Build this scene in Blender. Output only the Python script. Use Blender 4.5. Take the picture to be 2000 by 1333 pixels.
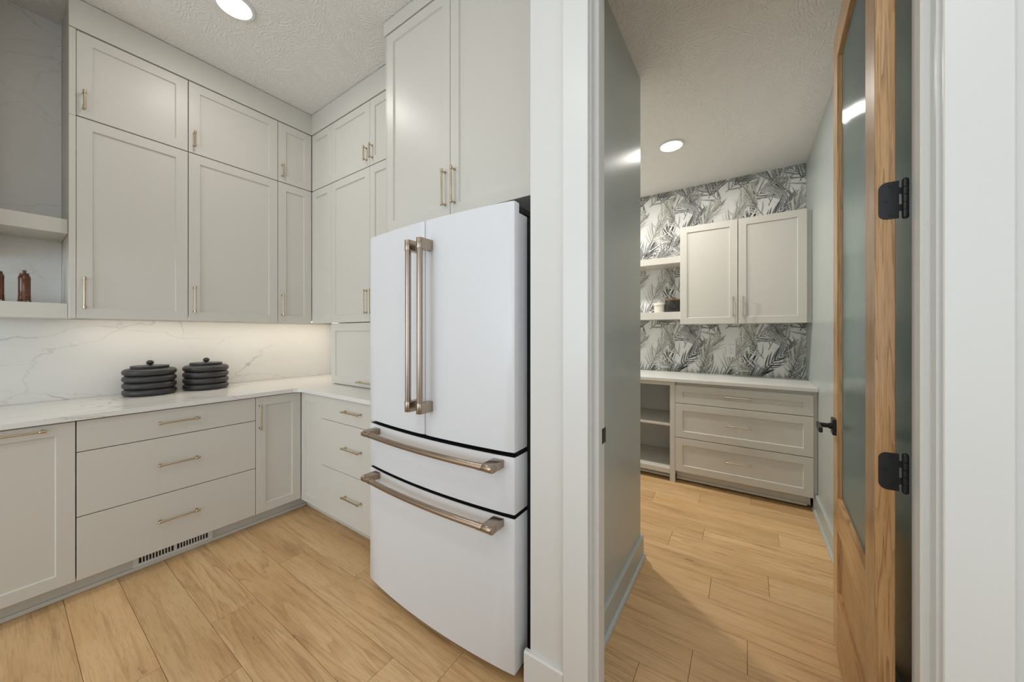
import bpy, bmesh, math, random
from mathutils import Matrix, Vector

# ------------------------------------------------------------------ camera
scene = bpy.context.scene
for o in list(bpy.data.objects): bpy.data.objects.remove(o)
F_PX, CY, YAW, CAM_H = 678.0, 651.5, 33.97, 1.312
cam = bpy.data.cameras.new('camera'); camo = bpy.data.objects.new('camera', cam)
scene.collection.objects.link(camo)
cam.sensor_fit = 'HORIZONTAL'; cam.sensor_width = 36.0
cam.lens = 36.0 * F_PX / 2000.0
cam.shift_x = 0.0; cam.shift_y = (CY - 1333 / 2) / 2000.0
cam.clip_start = 0.02
camo.location = (0, 0, CAM_H)
camo.rotation_euler = (math.pi / 2, 0, math.radians(YAW))
scene.camera = camo
vs = scene.view_settings
vs.view_transform = 'Standard'; vs.look = 'None'; vs.gamma = 1.0; vs.use_curve_mapping = False
vs.exposure = -0.04
# ------------------------------------------------------------------ world
w = bpy.data.worlds.new('world'); scene.world = w; w.use_nodes = True
bg = w.node_tree.nodes['Background']; bg.inputs[0].default_value = (0.78, 0.88, 1.0, 1); bg.inputs[1].default_value = 1.0

HK, HP = 3.146, 2.80          # kitchen and pantry ceiling heights

def area_light(name, loc, rot, size, size_y, power, color, shape='RECTANGLE', spread=180):
    l = bpy.data.lights.new(name, 'AREA'); l.shape = shape; l.size = size
    if shape in ('RECTANGLE', 'ELLIPSE'): l.size_y = size_y
    l.energy = power; l.color = color; l.spread = math.radians(spread)
    o = bpy.data.objects.new(name, l); scene.collection.objects.link(o)
    o.location = loc; o.rotation_euler = rot
    return o
DAY = (0.74, 0.88, 1.0); WARM = (1.0, 0.90, 0.76); CAN = (1.0, 0.96, 0.91)
# daylight entering through the two big windows behind the viewer and the one on the right
area_light('window_daylight', (-1.95, -4.02, 1.31), (math.radians(90), 0, 0), 2.1, 2.5, 74, DAY)
area_light('window_daylight', (1.3, -4.02, 1.55), (math.radians(90), 0, 0), 2.2, 2.3, 21, DAY)
area_light('window_daylight', (3.07, -1.6, 1.55), (math.radians(90), 0, math.radians(90)), 2.4, 2.3, 29, DAY)

# ------------------------------------------------------------------ materials
def srgb(r, g, b):
    f = lambda c: (c / 255 / 12.92) if c / 255 <= 0.04045 else ((c / 255 + 0.055) / 1.055) ** 2.4
    return (f(r), f(g), f(b), 1)
def new_mat(name):
    m = bpy.data.materials.new(name); m.use_nodes = True
    nt = m.node_tree; b = nt.nodes['Principled BSDF']
    return m, nt, b
def N(nt, t, **kw):
    n = nt.nodes.new(t)
    for k, v in kw.items():
        if k.startswith('i_'):
            n.inputs[k[2:].replace('_', ' ')].default_value = v
        else: setattr(n, k, v)
    return n
def L(nt, a, b): nt.links.new(a, b)
def plain(name, col, rough=0.5, metal=0.0, bump=0.0, bscale=200, spec=0.5, vary=0.03):
    m, nt, b = new_mat(name)
    b.inputs['Roughness'].default_value = rough; b.inputs['Metallic'].default_value = metal
    b.inputs['Specular IOR Level'].default_value = spec
    tc = N(nt, 'ShaderNodeTexCoord')
    no = N(nt, 'ShaderNodeTexNoise'); no.inputs['Scale'].default_value = bscale; no.inputs['Detail'].default_value = 2
    L(nt, tc.outputs['Object'], no.inputs['Vector'])
    mx = N(nt, 'ShaderNodeMix', data_type='RGBA')
    mx.inputs[6].default_value = tuple(c * (1 - vary) for c in col[:3]) + (1,)
    mx.inputs[7].default_value = tuple(min(1, c * (1 + vary)) for c in col[:3]) + (1,)
    L(nt, no.outputs['Fac'], mx.inputs[0]); L(nt, mx.outputs[2], b.inputs['Base Color'])
    if bump:
        bp = N(nt, 'ShaderNodeBump'); bp.inputs['Strength'].default_value = bump; bp.inputs['Distance'].default_value = 0.001
        L(nt, no.outputs['Fac'], bp.inputs['Height']); L(nt, bp.outputs[0], b.inputs['Normal'])
    return m
MT = {}
MT['cab'] = plain('greige_cabinet_paint', srgb(213, 209, 200), 0.38, bump=0.03, bscale=300, vary=0.01)
MT['fridge'] = plain('matte_white_enamel', srgb(228, 229, 232), 0.33, bump=0.02, bscale=500, vary=0.005)
MT['fridge_dark'] = plain('dark_grey_case', srgb(45, 46, 48), 0.5)
MT['black'] = plain('matte_black', srgb(24, 25, 28), 0.42, bump=0.05, bscale=900)
MT['gap'] = plain('black_gasket', srgb(14, 14, 15), 0.7)
MT['white'] = plain('white_trim_paint', srgb(232, 232, 229), 0.35, bump=0.02, bscale=150, vary=0.006)
MT['wall'] = plain('white_wall_paint', srgb(228, 227, 223), 0.6, bump=0.12, bscale=260, vary=0.01)
MT['sage'] = plain('grey_green_wall_paint', srgb(183, 190, 187), 0.30, bump=0.10, bscale=260, vary=0.015)
MT['sage_trim'] = plain('grey_green_trim_paint', srgb(183, 190, 187), 0.32, bump=0.02, bscale=150, vary=0.01)
MT['pantry_top'] = plain('white_quartz', srgb(225, 223, 217), 0.3, bscale=60, vary=0.02)
MT['plate'] = plain('white_plastic', srgb(236, 236, 236), 0.35)
MT['vent'] = plain('white_vent_enamel', srgb(228, 226, 222), 0.4)
MT['char'] = plain('charcoal_ceramic', srgb(56, 55, 54), 0.42, bump=0.15, bscale=160, vary=0.08)
MT['knobwood'] = plain('dark_ball_knob', srgb(44, 40, 38), 0.4, bump=0.1, bscale=120, vary=0.1)
MT['cream'] = plain('cream_ceramic', srgb(226, 221, 208), 0.4, bump=0.05, bscale=90)
MT['darkjar'] = plain('dark_glazed_ceramic', srgb(44, 40, 36), 0.18, bump=0.1, bscale=60, vary=0.25)
MT['lid'] = plain('brown_wood_lid', srgb(120, 84, 56), 0.5, vary=0.15, bscale=80)
MT['leafy'] = plain('green_leaf', srgb(92, 100, 78), 0.5, vary=0.1)
MT['steel'] = plain('steel_screw', srgb(120, 120, 120), 0.35, metal=1.0)

def brushed(name, col, rough, axis):
    m, nt, b = new_mat(name)
    b.inputs['Metallic'].default_value = 1.0
    tc = N(nt, 'ShaderNodeTexCoord'); mp = N(nt, 'ShaderNodeMapping')
    sc = [900, 900, 900]; sc[axis] = 12
    mp.inputs['Scale'].default_value = sc
    L(nt, tc.outputs['Object'], mp.inputs['Vector'])
    no = N(nt, 'ShaderNodeTexNoise'); no.inputs['Scale'].default_value = 1; no.inputs['Detail'].default_value = 1
    L(nt, mp.outputs[0], no.inputs['Vector'])
    mr = N(nt, 'ShaderNodeMapRange'); mr.inputs['To Min'].default_value = rough - 0.06; mr.inputs['To Max'].default_value = rough + 0.08
    L(nt, no.outputs['Fac'], mr.inputs['Value']); L(nt, mr.outputs[0], b.inputs['Roughness'])
    mx = N(nt, 'ShaderNodeMix', data_type='RGBA')
    mx.inputs[6].default_value = tuple(c * 0.9 for c in col[:3]) + (1,); mx.inputs[7].default_value = col
    L(nt, no.outputs['Fac'], mx.inputs[0]); L(nt, mx.outputs[2], b.inputs['Base Color'])
    return m
MT['brass'] = brushed('champagne_metal', srgb(196, 180, 152), 0.27, 2)
MT['steelbar'] = plain('brushed_bronze_steel', srgb(168, 152, 137), 0.24, metal=1.0, bscale=30, vary=0.02)
MT['nickel'] = brushed('satin_nickel', srgb(205, 196, 182), 0.28, 2)

def copper():
    m, nt, b = new_mat('copper_brown_wood')
    b.inputs['Roughness'].default_value = 0.22; b.inputs['Coat Weight'].default_value = 0.4
    tc = N(nt, 'ShaderNodeTexCoord'); mp = N(nt, 'ShaderNodeMapping'); mp.inputs['Scale'].default_value = (90, 90, 8)
    L(nt, tc.outputs['Object'], mp.inputs['Vector'])
    no = N(nt, 'ShaderNodeTexNoise'); no.inputs['Scale'].default_value = 1; no.inputs['Detail'].default_value = 4
    L(nt, mp.outputs[0], no.inputs['Vector'])
    cr = N(nt, 'ShaderNodeValToRGB'); cr.color_ramp.elements[0].color = srgb(52, 26, 12); cr.color_ramp.elements[1].color = srgb(116, 64, 32)
    cr.color_ramp.elements[0].position = 0.3; cr.color_ramp.elements[1].position = 0.7
    L(nt, no.outputs['Fac'], cr.inputs[0]); L(nt, cr.outputs[0], b.inputs['Base Color'])
    return m
MT['copper'] = copper()

def ceiling_mat(name, col):
    # brushed "stomp" plaster: every voronoi cell carries its own stroke direction
    m, nt, b = new_mat(name)
    b.inputs['Roughness'].default_value = 0.85
    b.inputs['Base Color'].default_value = col
    tc = N(nt, 'ShaderNodeTexCoord')
    n0 = N(nt, 'ShaderNodeTexNoise'); n0.inputs['Scale'].default_value = 9; n0.inputs['Detail'].default_value = 1
    L(nt, tc.outputs['Object'], n0.inputs['Vector'])
    mxv = N(nt, 'ShaderNodeMix', data_type='VECTOR'); mxv.inputs[0].default_value = 0.10
    L(nt, tc.outputs['Object'], mxv.inputs[4]); L(nt, n0.outputs['Color'], mxv.inputs[5])
    heights = []
    for sc, off in ((6.5, 0.0), (7.6, 3.7)):
        ad = N(nt, 'ShaderNodeVectorMath', operation='ADD'); ad.inputs[1].default_value = (off, off * 1.7, 0)
        L(nt, mxv.outputs[1], ad.inputs[0])
        vo = N(nt, 'ShaderNodeTexVoronoi'); vo.inputs['Scale'].default_value = sc; vo.voronoi_dimensions = '2D'
        L(nt, ad.outputs[0], vo.inputs['Vector'])
        se = N(nt, 'ShaderNodeSeparateColor'); L(nt, vo.outputs['Color'], se.inputs[0])
        an = N(nt, 'ShaderNodeMath', operation='MULTIPLY'); an.inputs[1].default_value = 6.283; L(nt, se.outputs[0], an.inputs[0])
        rt = N(nt, 'ShaderNodeVectorRotate'); rt.rotation_type = 'Z_AXIS'
        L(nt, ad.outputs[0], rt.inputs['Vector']); L(nt, an.outputs[0], rt.inputs['Angle'])
        wv = N(nt, 'ShaderNodeTexWave'); wv.inputs['Scale'].default_value = 17; wv.inputs['Distortion'].default_value = 7
        wv.inputs['Detail'].default_value = 3; wv.inputs['Detail Scale'].default_value = 1.6
        L(nt, rt.outputs[0], wv.inputs['Vector']); heights.append(wv.outputs['Fac'])
    mul = N(nt, 'ShaderNodeMath', operation='MULTIPLY'); L(nt, heights[0], mul.inputs[0]); L(nt, heights[1], mul.inputs[1])
    bp = N(nt, 'ShaderNodeBump'); bp.inputs['Strength'].default_value = 0.55; bp.inputs['Distance'].default_value = 0.004
    L(nt, mul.outputs[0], bp.inputs['Height']); L(nt, bp.outputs[0], b.inputs['Normal'])
    return m
MT['ceil'] = ceiling_mat('brushed_plaster_ceiling', srgb(240, 238, 235))

def marble():
    m, nt, b = new_mat('white_veined_quartz')
    b.inputs['Roughness'].default_value = 0.2
    tc = N(nt, 'ShaderNodeTexCoord')
    mp = N(nt, 'ShaderNodeMapping'); mp.inputs['Rotation'].default_value = (math.radians(38), math.radians(10), math.radians(5))
    mp.inputs['Scale'].default_value = (1.0, 0.75, 1.5)
    L(nt, tc.outputs['Object'], mp.inputs['Vector'])
    nd = N(nt, 'ShaderNodeTexNoise'); nd.inputs['Scale'].default_value = 3.2; nd.inputs['Detail'].default_value = 5; nd.inputs['Roughness'].default_value = 0.6
    L(nt, mp.outputs[0], nd.inputs['Vector'])
    mxv = N(nt, 'ShaderNodeMix', data_type='VECTOR'); mxv.inputs[0].default_value = 0.22
    L(nt, mp.outputs[0], mxv.inputs[4]); L(nt, nd.outputs['Color'], mxv.inputs[5])
    col = None
    base = srgb(232, 230, 225)
    fac = None
    for sc, wd, st, seed in ((1.3, 0.006, 0.50, 0.0), (2.3, 0.004, 0.25, 5.3)):
        ad = N(nt, 'ShaderNodeVectorMath', operation='ADD'); ad.inputs[1].default_value = (seed, seed, seed); L(nt, mxv.outputs[1], ad.inputs[0])
        vo = N(nt, 'ShaderNodeTexVoronoi'); vo.feature = 'DISTANCE_TO_EDGE'; vo.inputs['Scale'].default_value = sc
        L(nt, ad.outputs[0], vo.inputs['Vector'])
        mr = N(nt, 'ShaderNodeMapRange'); mr.inputs['From Min'].default_value = 0; mr.inputs['From Max'].default_value = wd * sc
        mr.inputs['To Min'].default_value = 1; mr.inputs['To Max'].default_value = 0
        L(nt, vo.outputs['Distance'], mr.inputs['Value'])
        nm = N(nt, 'ShaderNodeTexNoise'); nm.inputs['Scale'].default_value = 2.6; nm.inputs['Detail'].default_value = 2; L(nt, ad.outputs[0], nm.inputs['Vector'])
        mk = N(nt, 'ShaderNodeMapRange'); mk.inputs['From Min'].default_value = 0.44; mk.inputs['From Max'].default_value = 0.62
        L(nt, nm.outputs['Fac'], mk.inputs['Value'])
        ml = N(nt, 'ShaderNodeMath', operation='MULTIPLY'); L(nt, mr.outputs[0], ml.inputs[0]); L(nt, mk.outputs[0], ml.inputs[1])
        m2 = N(nt, 'ShaderNodeMath', operation='MULTIPLY'); m2.inputs[1].default_value = st; L(nt, ml.outputs[0], m2.inputs[0])
        if fac is None: fac = m2.outputs[0]
        else:
            mm = N(nt, 'ShaderNodeMath', operation='MAXIMUM'); L(nt, fac, mm.inputs[0]); L(nt, m2.outputs[0], mm.inputs[1]); fac = mm.outputs[0]
    nc = N(nt, 'ShaderNodeTexNoise'); nc.inputs['Scale'].default_value = 2.0; nc.inputs['Detail'].default_value = 3; L(nt, mxv.outputs[1], nc.inputs['Vector'])
    mc = N(nt, 'ShaderNodeMix', data_type='RGBA'); mc.inputs[6].default_value = srgb(238, 236, 231); mc.inputs[7].default_value = srgb(222, 220, 216)
    L(nt, nc.outputs['Fac'], mc.inputs[0])
    mx = N(nt, 'ShaderNodeMix', data_type='RGBA'); mx.inputs[7].default_value = srgb(122, 118, 114)
    L(nt, fac, mx.inputs[0]); L(nt, mc.outputs[2], mx.inputs[6]); L(nt, mx.outputs[2], b.inputs['Base Color'])
    return m
MT['marble'] = marble()

def wood(name, axis, light, mid, dark, knots=True, ring=5.0, fig=(0.9, 9.0), rough=0.42, gstr=0.5, vmin=0.90, vmax=1.08, ringsome=True):
    m, nt, b = new_mat(name)
    b.inputs['Roughness'].default_value = rough
    tc = N(nt, 'ShaderNodeTexCoord'); oi = N(nt, 'ShaderNodeObjectInfo')
    ml = N(nt, 'ShaderNodeVectorMath', operation='SCALE'); ml.inputs[0].default_value = (37, 91, 53)
    L(nt, oi.outputs['Random'], ml.inputs['Scale'])
    ad = N(nt, 'ShaderNodeVectorMath', operation='ADD'); L(nt, tc.outputs['Object'], ad.inputs[0]); L(nt, ml.outputs[0], ad.inputs[1]); vec = ad.outputs[0]
    def noise(s_along, s_across, detail, rg=0.5, dist=0.0):
        mp = N(nt, 'ShaderNodeMapping'); s_ = [s_across] * 3; s_[axis] = s_along; mp.inputs['Scale'].default_value = s_
        L(nt, vec, mp.inputs['Vector'])
        n = N(nt, 'ShaderNodeTexNoise'); n.inputs['Scale'].default_value = 1; n.inputs['Detail'].default_value = detail
        n.inputs['Roughness'].default_value = rg; n.inputs['Distortion'].default_value = dist
        L(nt, mp.outputs[0], n.inputs['Vector']); return n.outputs['Fac'], mp.outputs[0]
    def rng(v, a, b_, c=0.0, d=1.0):
        k = N(nt, 'ShaderNodeMapRange'); k.inputs['From Min'].default_value = a; k.inputs['From Max'].default_value = b_
        k.inputs['To Min'].default_value = c; k.inputs['To Max'].default_value = d; L(nt, v, k.inputs['Value']); return k.outputs[0]
    def mix(f, a, b_):
        n = N(nt, 'ShaderNodeMix', data_type='RGBA'); L(nt, f, n.inputs[0])
        for v, i in ((a, 6), (b_, 7)):
            if isinstance(v, tuple): n.inputs[i].default_value = v
            else: L(nt, v, n.inputs[i])
        return n.outputs[2]
    def mul(a, b_):
        n = N(nt, 'ShaderNodeMath', operation='MULTIPLY'); L(nt, a, n.inputs[0])
        if isinstance(b_, float): n.inputs[1].default_value = b_
        else: L(nt, b_, n.inputs[1])
        return n.outputs[0]
    tone, _ = noise(1.3, 7, 3)
    out = mix(rng(tone, 0.35, 0.65), light, mid)
    streak, _ = noise(2.2, 34, 3, 0.6, 0.3)
    out = mix(rng(streak, 0.54, 0.76, 0, 0.6), out, dark)
    # growth-ring figure
    fg, _ = noise(fig[0], fig[1], 1.5, 0.5, 0.35)
    fr = N(nt, 'ShaderNodeMath', operation='FRACT'); L(nt, mul(fg, float(ring*2)), fr.inputs[0])
    rf = rng(fr.outputs[0], 0.55, 1.0, 0, gstr)
    brk, _ = noise(14, 60, 2, 0.6)
    rf = mul(rf, rng(brk, 0.3, 0.6, 0.35, 1.0))
    if ringsome:
        pick = N(nt, 'ShaderNodeMath', operation='FRACT'); L(nt, mul(oi.outputs['Random'], 13.7), pick.inputs[0])
        rf = mul(rf, rng(pick.outputs[0], 0.55, 0.85, 0.12, 1.0))
    out = mix(rf, out, dark)
    pores, _ = noise(10, 210, 3, 0.65)
    out = mix(rng(pores, 0.50, 0.78, 0, 0.5), out, dark)
    if knots:
        mp = N(nt, 'ShaderNodeMapping'); s_ = [4.6] * 3; s_[axis] = 1.15; mp.inputs['Scale'].default_value = s_; L(nt, vec, mp.inputs['Vector'])
        vo = N(nt, 'ShaderNodeTexVoronoi'); vo.voronoi_dimensions = '2D'; vo.inputs['Scale'].default_value = 1; L(nt, mp.outputs[0], vo.inputs['Vector'])
        wob, _ = noise(20, 55, 2)
        a2 = N(nt, 'ShaderNodeMath', operation='MULTIPLY_ADD'); L(nt, wob, a2.inputs[0]); a2.inputs[1].default_value = 0.20; L(nt, vo.outputs['Distance'], a2.inputs[2])
        sp_ = N(nt, 'ShaderNodeSeparateColor'); L(nt, vo.outputs['Color'], sp_.inputs[0]); pk = rng(sp_.outputs[0], 0.45, 0.75)
        out = mix(mul(rng(a2.outputs[0], 0.08, 0.36, 0.4, 0.0), pk), out, dark)
        out = mix(mul(rng(a2.outputs[0], 0.075, 0.125, 0.9, 0.0), pk), out, tuple(c * 0.3 for c in dark[:3]) + (1,))
    hs = N(nt, 'ShaderNodeHueSaturation'); L(nt, rng(oi.outputs['Random'], 0, 1, vmin, vmax), hs.inputs['Value']); L(nt, out, hs.inputs['Color'])
    L(nt, hs.outputs[0], b.inputs['Base Color'])
    bp = N(nt, 'ShaderNodeBump'); bp.inputs['Strength'].default_value = 0.25; bp.inputs['Distance'].default_value = 0.0006
    L(nt, pores, bp.inputs['Height']); L(nt, bp.outputs[0], b.inputs['Normal'])
    return m
MT['plank'] = wood('oak_plank', 0, srgb(224, 187, 138), srgb(209, 168, 117), srgb(154, 110, 68), rough=0.45)
MT['oak_v'] = wood('oak_stile', 2, srgb(214, 172, 122), srgb(198, 152, 102), srgb(124, 80, 44), knots=False, ring=4, fig=(1.6, 52.0), rough=0.3, gstr=0.7, ringsome=False)
MT['oak_h'] = wood('oak_rail', 1, srgb(206, 162, 112), srgb(190, 142, 92), srgb(122, 78, 42), knots=False, ring=4, fig=(1.6, 52.0), rough=0.3, gstr=0.7, ringsome=False)

def emit(name, col, st):
    m, nt, b = new_mat(name)
    b.inputs['Base Color'].default_value = (0.9, 0.9, 0.9, 1)
    b.inputs['Emission Color'].default_value = col; b.inputs['Emission Strength'].default_value = st
    return m
MT['lens'] = emit('lit_lamp_lens', (1, 0.97, 0.92, 1), 9)
MT['led'] = emit('warm_led_strip', (1, 0.86, 0.66, 1), 5)
def glass(name, col, rough):
    m, nt, b = new_mat(name)
    b.inputs['Base Color'].default_value = col; b.inputs['Roughness'].default_value = rough
    b.inputs['Transmission Weight'].default_value = 1.0; b.inputs['IOR'].default_value = 1.5
    return m
def reeded():
    m, nt, b = new_mat('green_tinted_reeded_glass')
    nt.nodes.remove(b); out = nt.nodes['Material Output']
    tr = N(nt, 'ShaderNodeBsdfTransparent'); tr.inputs[0].default_value = (0.80, 0.90, 0.87, 1)
    tl = N(nt, 'ShaderNodeBsdfTranslucent'); tl.inputs[0].default_value = (0.62, 0.74, 0.72, 1)
    df = N(nt, 'ShaderNodeBsdfDiffuse'); df.inputs[0].default_value = (0.55, 0.66, 0.65, 1)
    gl = N(nt, 'ShaderNodeBsdfGlossy'); gl.inputs['Roughness'].default_value = 0.09
    m1 = N(nt, 'ShaderNodeMixShader'); m1.inputs[0].default_value = 0.5; L(nt, tl.outputs[0], m1.inputs[1]); L(nt, df.outputs[0], m1.inputs[2])
    m2 = N(nt, 'ShaderNodeMixShader'); m2.inputs[0].default_value = 0.42; L(nt, tr.outputs[0], m2.inputs[1]); L(nt, m1.outputs[0], m2.inputs[2])
    fz = N(nt, 'ShaderNodeFresnel'); fz.inputs[0].default_value = 1.5
    m3 = N(nt, 'ShaderNodeMixShader'); L(nt, fz.outputs[0], m3.inputs[0]); L(nt, m2.outputs[0], m3.inputs[1]); L(nt, gl.outputs[0], m3.inputs[2])
    L(nt, m3.outputs[0], out.inputs[0])
    return m
MT['reeded'] = reeded()
MT['pane'] = glass('clear_window_glass', (1, 1, 1, 1), 0.0)

# ------------------------------------------------------------------ helpers
C = scene.collection
def mesh_from(bm, name, mat, smooth=False, angle=None):
    bmesh.ops.recalc_face_normals(bm, faces=bm.faces[:])
    me = bpy.data.meshes.new(name); bm.to_mesh(me); bm.free()
    if mat is not None: me.materials.append(MT[mat] if isinstance(mat, str) else mat)
    if smooth:
        for p in me.polygons: p.use_smooth = True
        if angle is not None: me.set_sharp_from_angle(angle=math.radians(angle))
    return me
WM = {}
def link(name, me, parent=None, mw=None):
    o = bpy.data.objects.new(name, me); C.objects.link(o)
    mw = mw if mw is not None else Matrix.Identity(4)
    if parent is not None:
        o.parent = parent; o.matrix_local = WM[parent.name].inverted() @ mw
    else: o.matrix_local = mw
    WM[o.name] = mw
    return o
def tag(o, label=None, cat=None, group=None, kind=None):
    if label: o['label'] = label
    if cat: o['category'] = cat
    if group: o['group'] = group
    if kind: o['kind'] = kind
    return o
def thing(name, label, cat, mw, group=None):
    return tag(link(name, None, None, mw), label, cat, group)
def T(x, y, z): return Matrix.Translation((x, y, z))
def RZ(d): return Matrix.Rotation(math.radians(d), 4, 'Z')
def RX(d): return Matrix.Rotation(math.radians(d), 4, 'X')
def RY(d): return Matrix.Rotation(math.radians(d), 4, 'Y')
def box(bm, x0, x1, y0, y1, z0, z1, bev=0.0, seg=1):
    v = [bm.verts.new(p) for p in ((x0,y0,z0),(x1,y0,z0),(x1,y1,z0),(x0,y1,z0),(x0,y0,z1),(x1,y0,z1),(x1,y1,z1),(x0,y1,z1))]
    fs = [bm.faces.new([v[i] for i in q]) for q in ((0,3,2,1),(4,5,6,7),(0,1,5,4),(1,2,6,5),(2,3,7,6),(3,0,4,7))]
    if bev:
        es = list({e for f in fs for e in f.edges})
        bmesh.ops.bevel(bm, geom=es, offset=bev, segments=seg, profile=0.5, affect='EDGES')
def boxm(name, x0, x1, y0, y1, z0, z1, mat, bev=0.0, seg=1):
    bm = bmesh.new(); box(bm, x0, x1, y0, y1, z0, z1, bev, seg); return mesh_from(bm, name, mat)
def prism(bm, pts, z0, z1, bev=0.0, seg=1):
    a = [bm.verts.new((x, y, z0)) for x, y in pts]; b = [bm.verts.new((x, y, z1)) for x, y in pts]
    n = len(pts); fs = [bm.faces.new(a[::-1]), bm.faces.new(b)]
    for i in range(n): fs.append(bm.faces.new((a[i], a[(i+1)%n], b[(i+1)%n], b[i])))
    if bev:
        es = list({e for f in fs[:2] for e in f.edges})
        bmesh.ops.bevel(bm, geom=es, offset=bev, segments=seg, profile=0.5, affect='EDGES')
def lathe(bm, prof, n=40, c=(0, 0)):
    rings = []
    for r, z in prof:
        if r < 1e-6: rings.append([bm.verts.new((c[0], c[1], z))])
        else: rings.append([bm.verts.new((c[0]+r*math.cos(2*math.pi*i/n), c[1]+r*math.sin(2*math.pi*i/n), z)) for i in range(n)])
    for a, b in zip(rings, rings[1:]):
        if len(a) == 1 and len(b) == 1: continue
        for i in range(n):
            j = (i+1) % n
            if len(a) == 1: bm.faces.new((a[0], b[i], b[j]))
            elif len(b) == 1: bm.faces.new((a[i], a[j], b[0]))
            else: bm.faces.new((a[i], a[j], b[j], b[i]))
def tube(bm, pts, r, n=14, caps=True):
    pts = [Vector(p) for p in pts]; rings = []
    rr = r if isinstance(r, (list, tuple)) else [r] * len(pts)
    for i, p in enumerate(pts):
        t = (pts[min(i+1, len(pts)-1)] - pts[max(i-1, 0)]).normalized()
        up = Vector((0, 0, 1)) if abs(t.z) < 0.9 else Vector((1, 0, 0))
        a = t.cross(up).normalized(); b = t.cross(a)
        rings.append([bm.verts.new(p + (a*math.cos(2*math.pi*k/n) + b*math.sin(2*math.pi*k/n)) * rr[i]) for k in range(n)])
    for a, b in zip(rings, rings[1:]):
        for k in range(n): bm.faces.new((a[k], a[(k+1)%n], b[(k+1)%n], b[k]))
    if caps: bm.faces.new(rings[0][::-1]); bm.faces.new(rings[-1])

# fronts face local -Y; origin at lower-left corner of the face
FR = 0.057
def front_mesh(w_, h_, kind, frame=FR, t=0.02, rec=0.009):
    bm = bmesh.new()
    if kind == 'slab': box(bm, 0, w_, 0, t, 0, h_, 0.0016)
    else:
        e = 0.0016; f = frame; s = 0.004
        def ring(x0, x1, z0, z1, y): return [bm.verts.new(p) for p in ((x0,y,z0),(x1,y,z0),(x1,y,z1),(x0,y,z1))]
        rs = [ring(0, w_, 0, h_, t), ring(0, w_, 0, h_, e), ring(e, w_-e, e, h_-e, 0),
              ring(f, w_-f, f, h_-f, 0), ring(f+s, w_-f-s, f+s, h_-f-s, rec)]
        bm.faces.new(rs[0][::-1])
        for a, b in zip(rs, rs[1:]):
            for i in range(4): bm.faces.new((a[i], a[(i+1)%4], b[(i+1)%4], b[i]))
        bm.faces.new(rs[-1])
    return mesh_from(bm, kind + '_front', 'cab')
HM = {}
def handle_mesh(length, mat='brass', r=0.0048, so=0.028):
    key = (length, mat)
    if key not in HM:
        bm = bmesh.new(); h = length / 2; n = 14
        tube(bm, [(0, -so, -h), (0, -so, h)], r, n)
        for s in (-1, 1):
            # collared end caps, and posts back to the door
            tube(bm, [(0, -so, s*(h-0.001)), (0, -so, s*(h-0.003)), (0, -so, s*(h-0.019)), (0, -so, s*(h-0.021))], [r+0.0004, r+0.0021, r+0.0021, r+0.0004], n)
            tube(bm, [(0, -so, s*(h-0.011)), (0, -0.004, s*(h-0.011))], 0.0038, 12)
            tube(bm, [(0, -0.005, s*(h-0.011)), (0, 0.0, s*(h-0.011))], [0.0058, 0.0066], 12)
        HM[key] = mesh_from(bm, 'bar_handle', mat, True, 35)
    return HM[key]
def add_handle(door, dm, x, z, length, horiz=False, mat='brass'):
    m = dm @ T(x, 0, z)
    if horiz: m = m @ RY(90)
    return link('handle', handle_mesh(length, mat), door, m)
def cabinet(name, label, mw, w_, d, z0, z1, fronts, x0=0, group=None, cat='cabinet', body=True):
    """fronts: (part name, x, z, w, h, kind, handle) ; handle = (x, z, length, horiz)"""
    t = thing(name, label, cat, mw, group)
    if body: link('body', boxm('cabinet_body', x0, w_, 0.021, d, z0, z1, 'cab'), t, mw)
    for nm, x, z, fw, fh, kind, hd in fronts:
        dm = mw @ T(x, 0, z)
        door = link(nm, front_mesh(fw, fh, kind), t, dm)
        if hd: add_handle(door, dm, *hd)
    return t

# ------------------------------------------------------------------ room shell
def struct(name, me, parent=None, mw=None):
    o = link(name, me, parent, mw)
    if parent is None: o['kind'] = 'structure'
    return o
XW = -3.39      # left kitchen wall
YK = 1.842      # kitchen wall behind fridge run
YD = 1.11       # kitchen face of the pantry door wall
YP = 1.235      # pantry face of it
YB = 3.945      # pantry back wall
XR = 0.436      # pantry right wall
# sub-floor and planks
floor = struct('floor', boxm('floor', XW-0.2, 3.3, -4.3, 4.2, -0.12, -0.008, 'fridge_dark'))
rnd = random.Random(11)
PW, P0Y, PL = 0.1785, 0.004, 1.236
known = {1: -1.906, 2: -1.646, 3: -2.005, 4: -2.418, 5: -2.20, 6: -1.749, 7: -0.353, 8: -0.182, 9: 0.005,
         12: 0.0985, 13: -0.402, 14: -0.23, 15: 0.173, 17: -0.305}
nplank = 0
def plank_mesh(l):
    bm = bmesh.new(); g = 0.0006; e = 0.0011; wd = PW
    a = [bm.verts.new(p) for p in ((g, g, -0.006), (l-g, g, -0.006), (l-g, wd-g, -0.006), (g, wd-g, -0.006))]
    b = [bm.verts.new(p) for p in ((g, g, -0.0010), (l-g, g, -0.0010), (l-g, wd-g, -0.0010), (g, wd-g, -0.0010))]
    c = [bm.verts.new(p) for p in ((g+e, g+e, 0), (l-g-e, g+e, 0), (l-g-e, wd-g-e, 0), (g+e, wd-g-e, 0))]
    for p, q in ((a, b), (b, c)):
        for i in range(4): bm.faces.new((p[i], p[(i+1)%4], q[(i+1)%4], q[i]))
    bm.faces.new(c); bm.faces.new(a[::-1])
    return mesh_from(bm, 'floor_plank', 'plank')
full = plank_mesh(PL)
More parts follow.
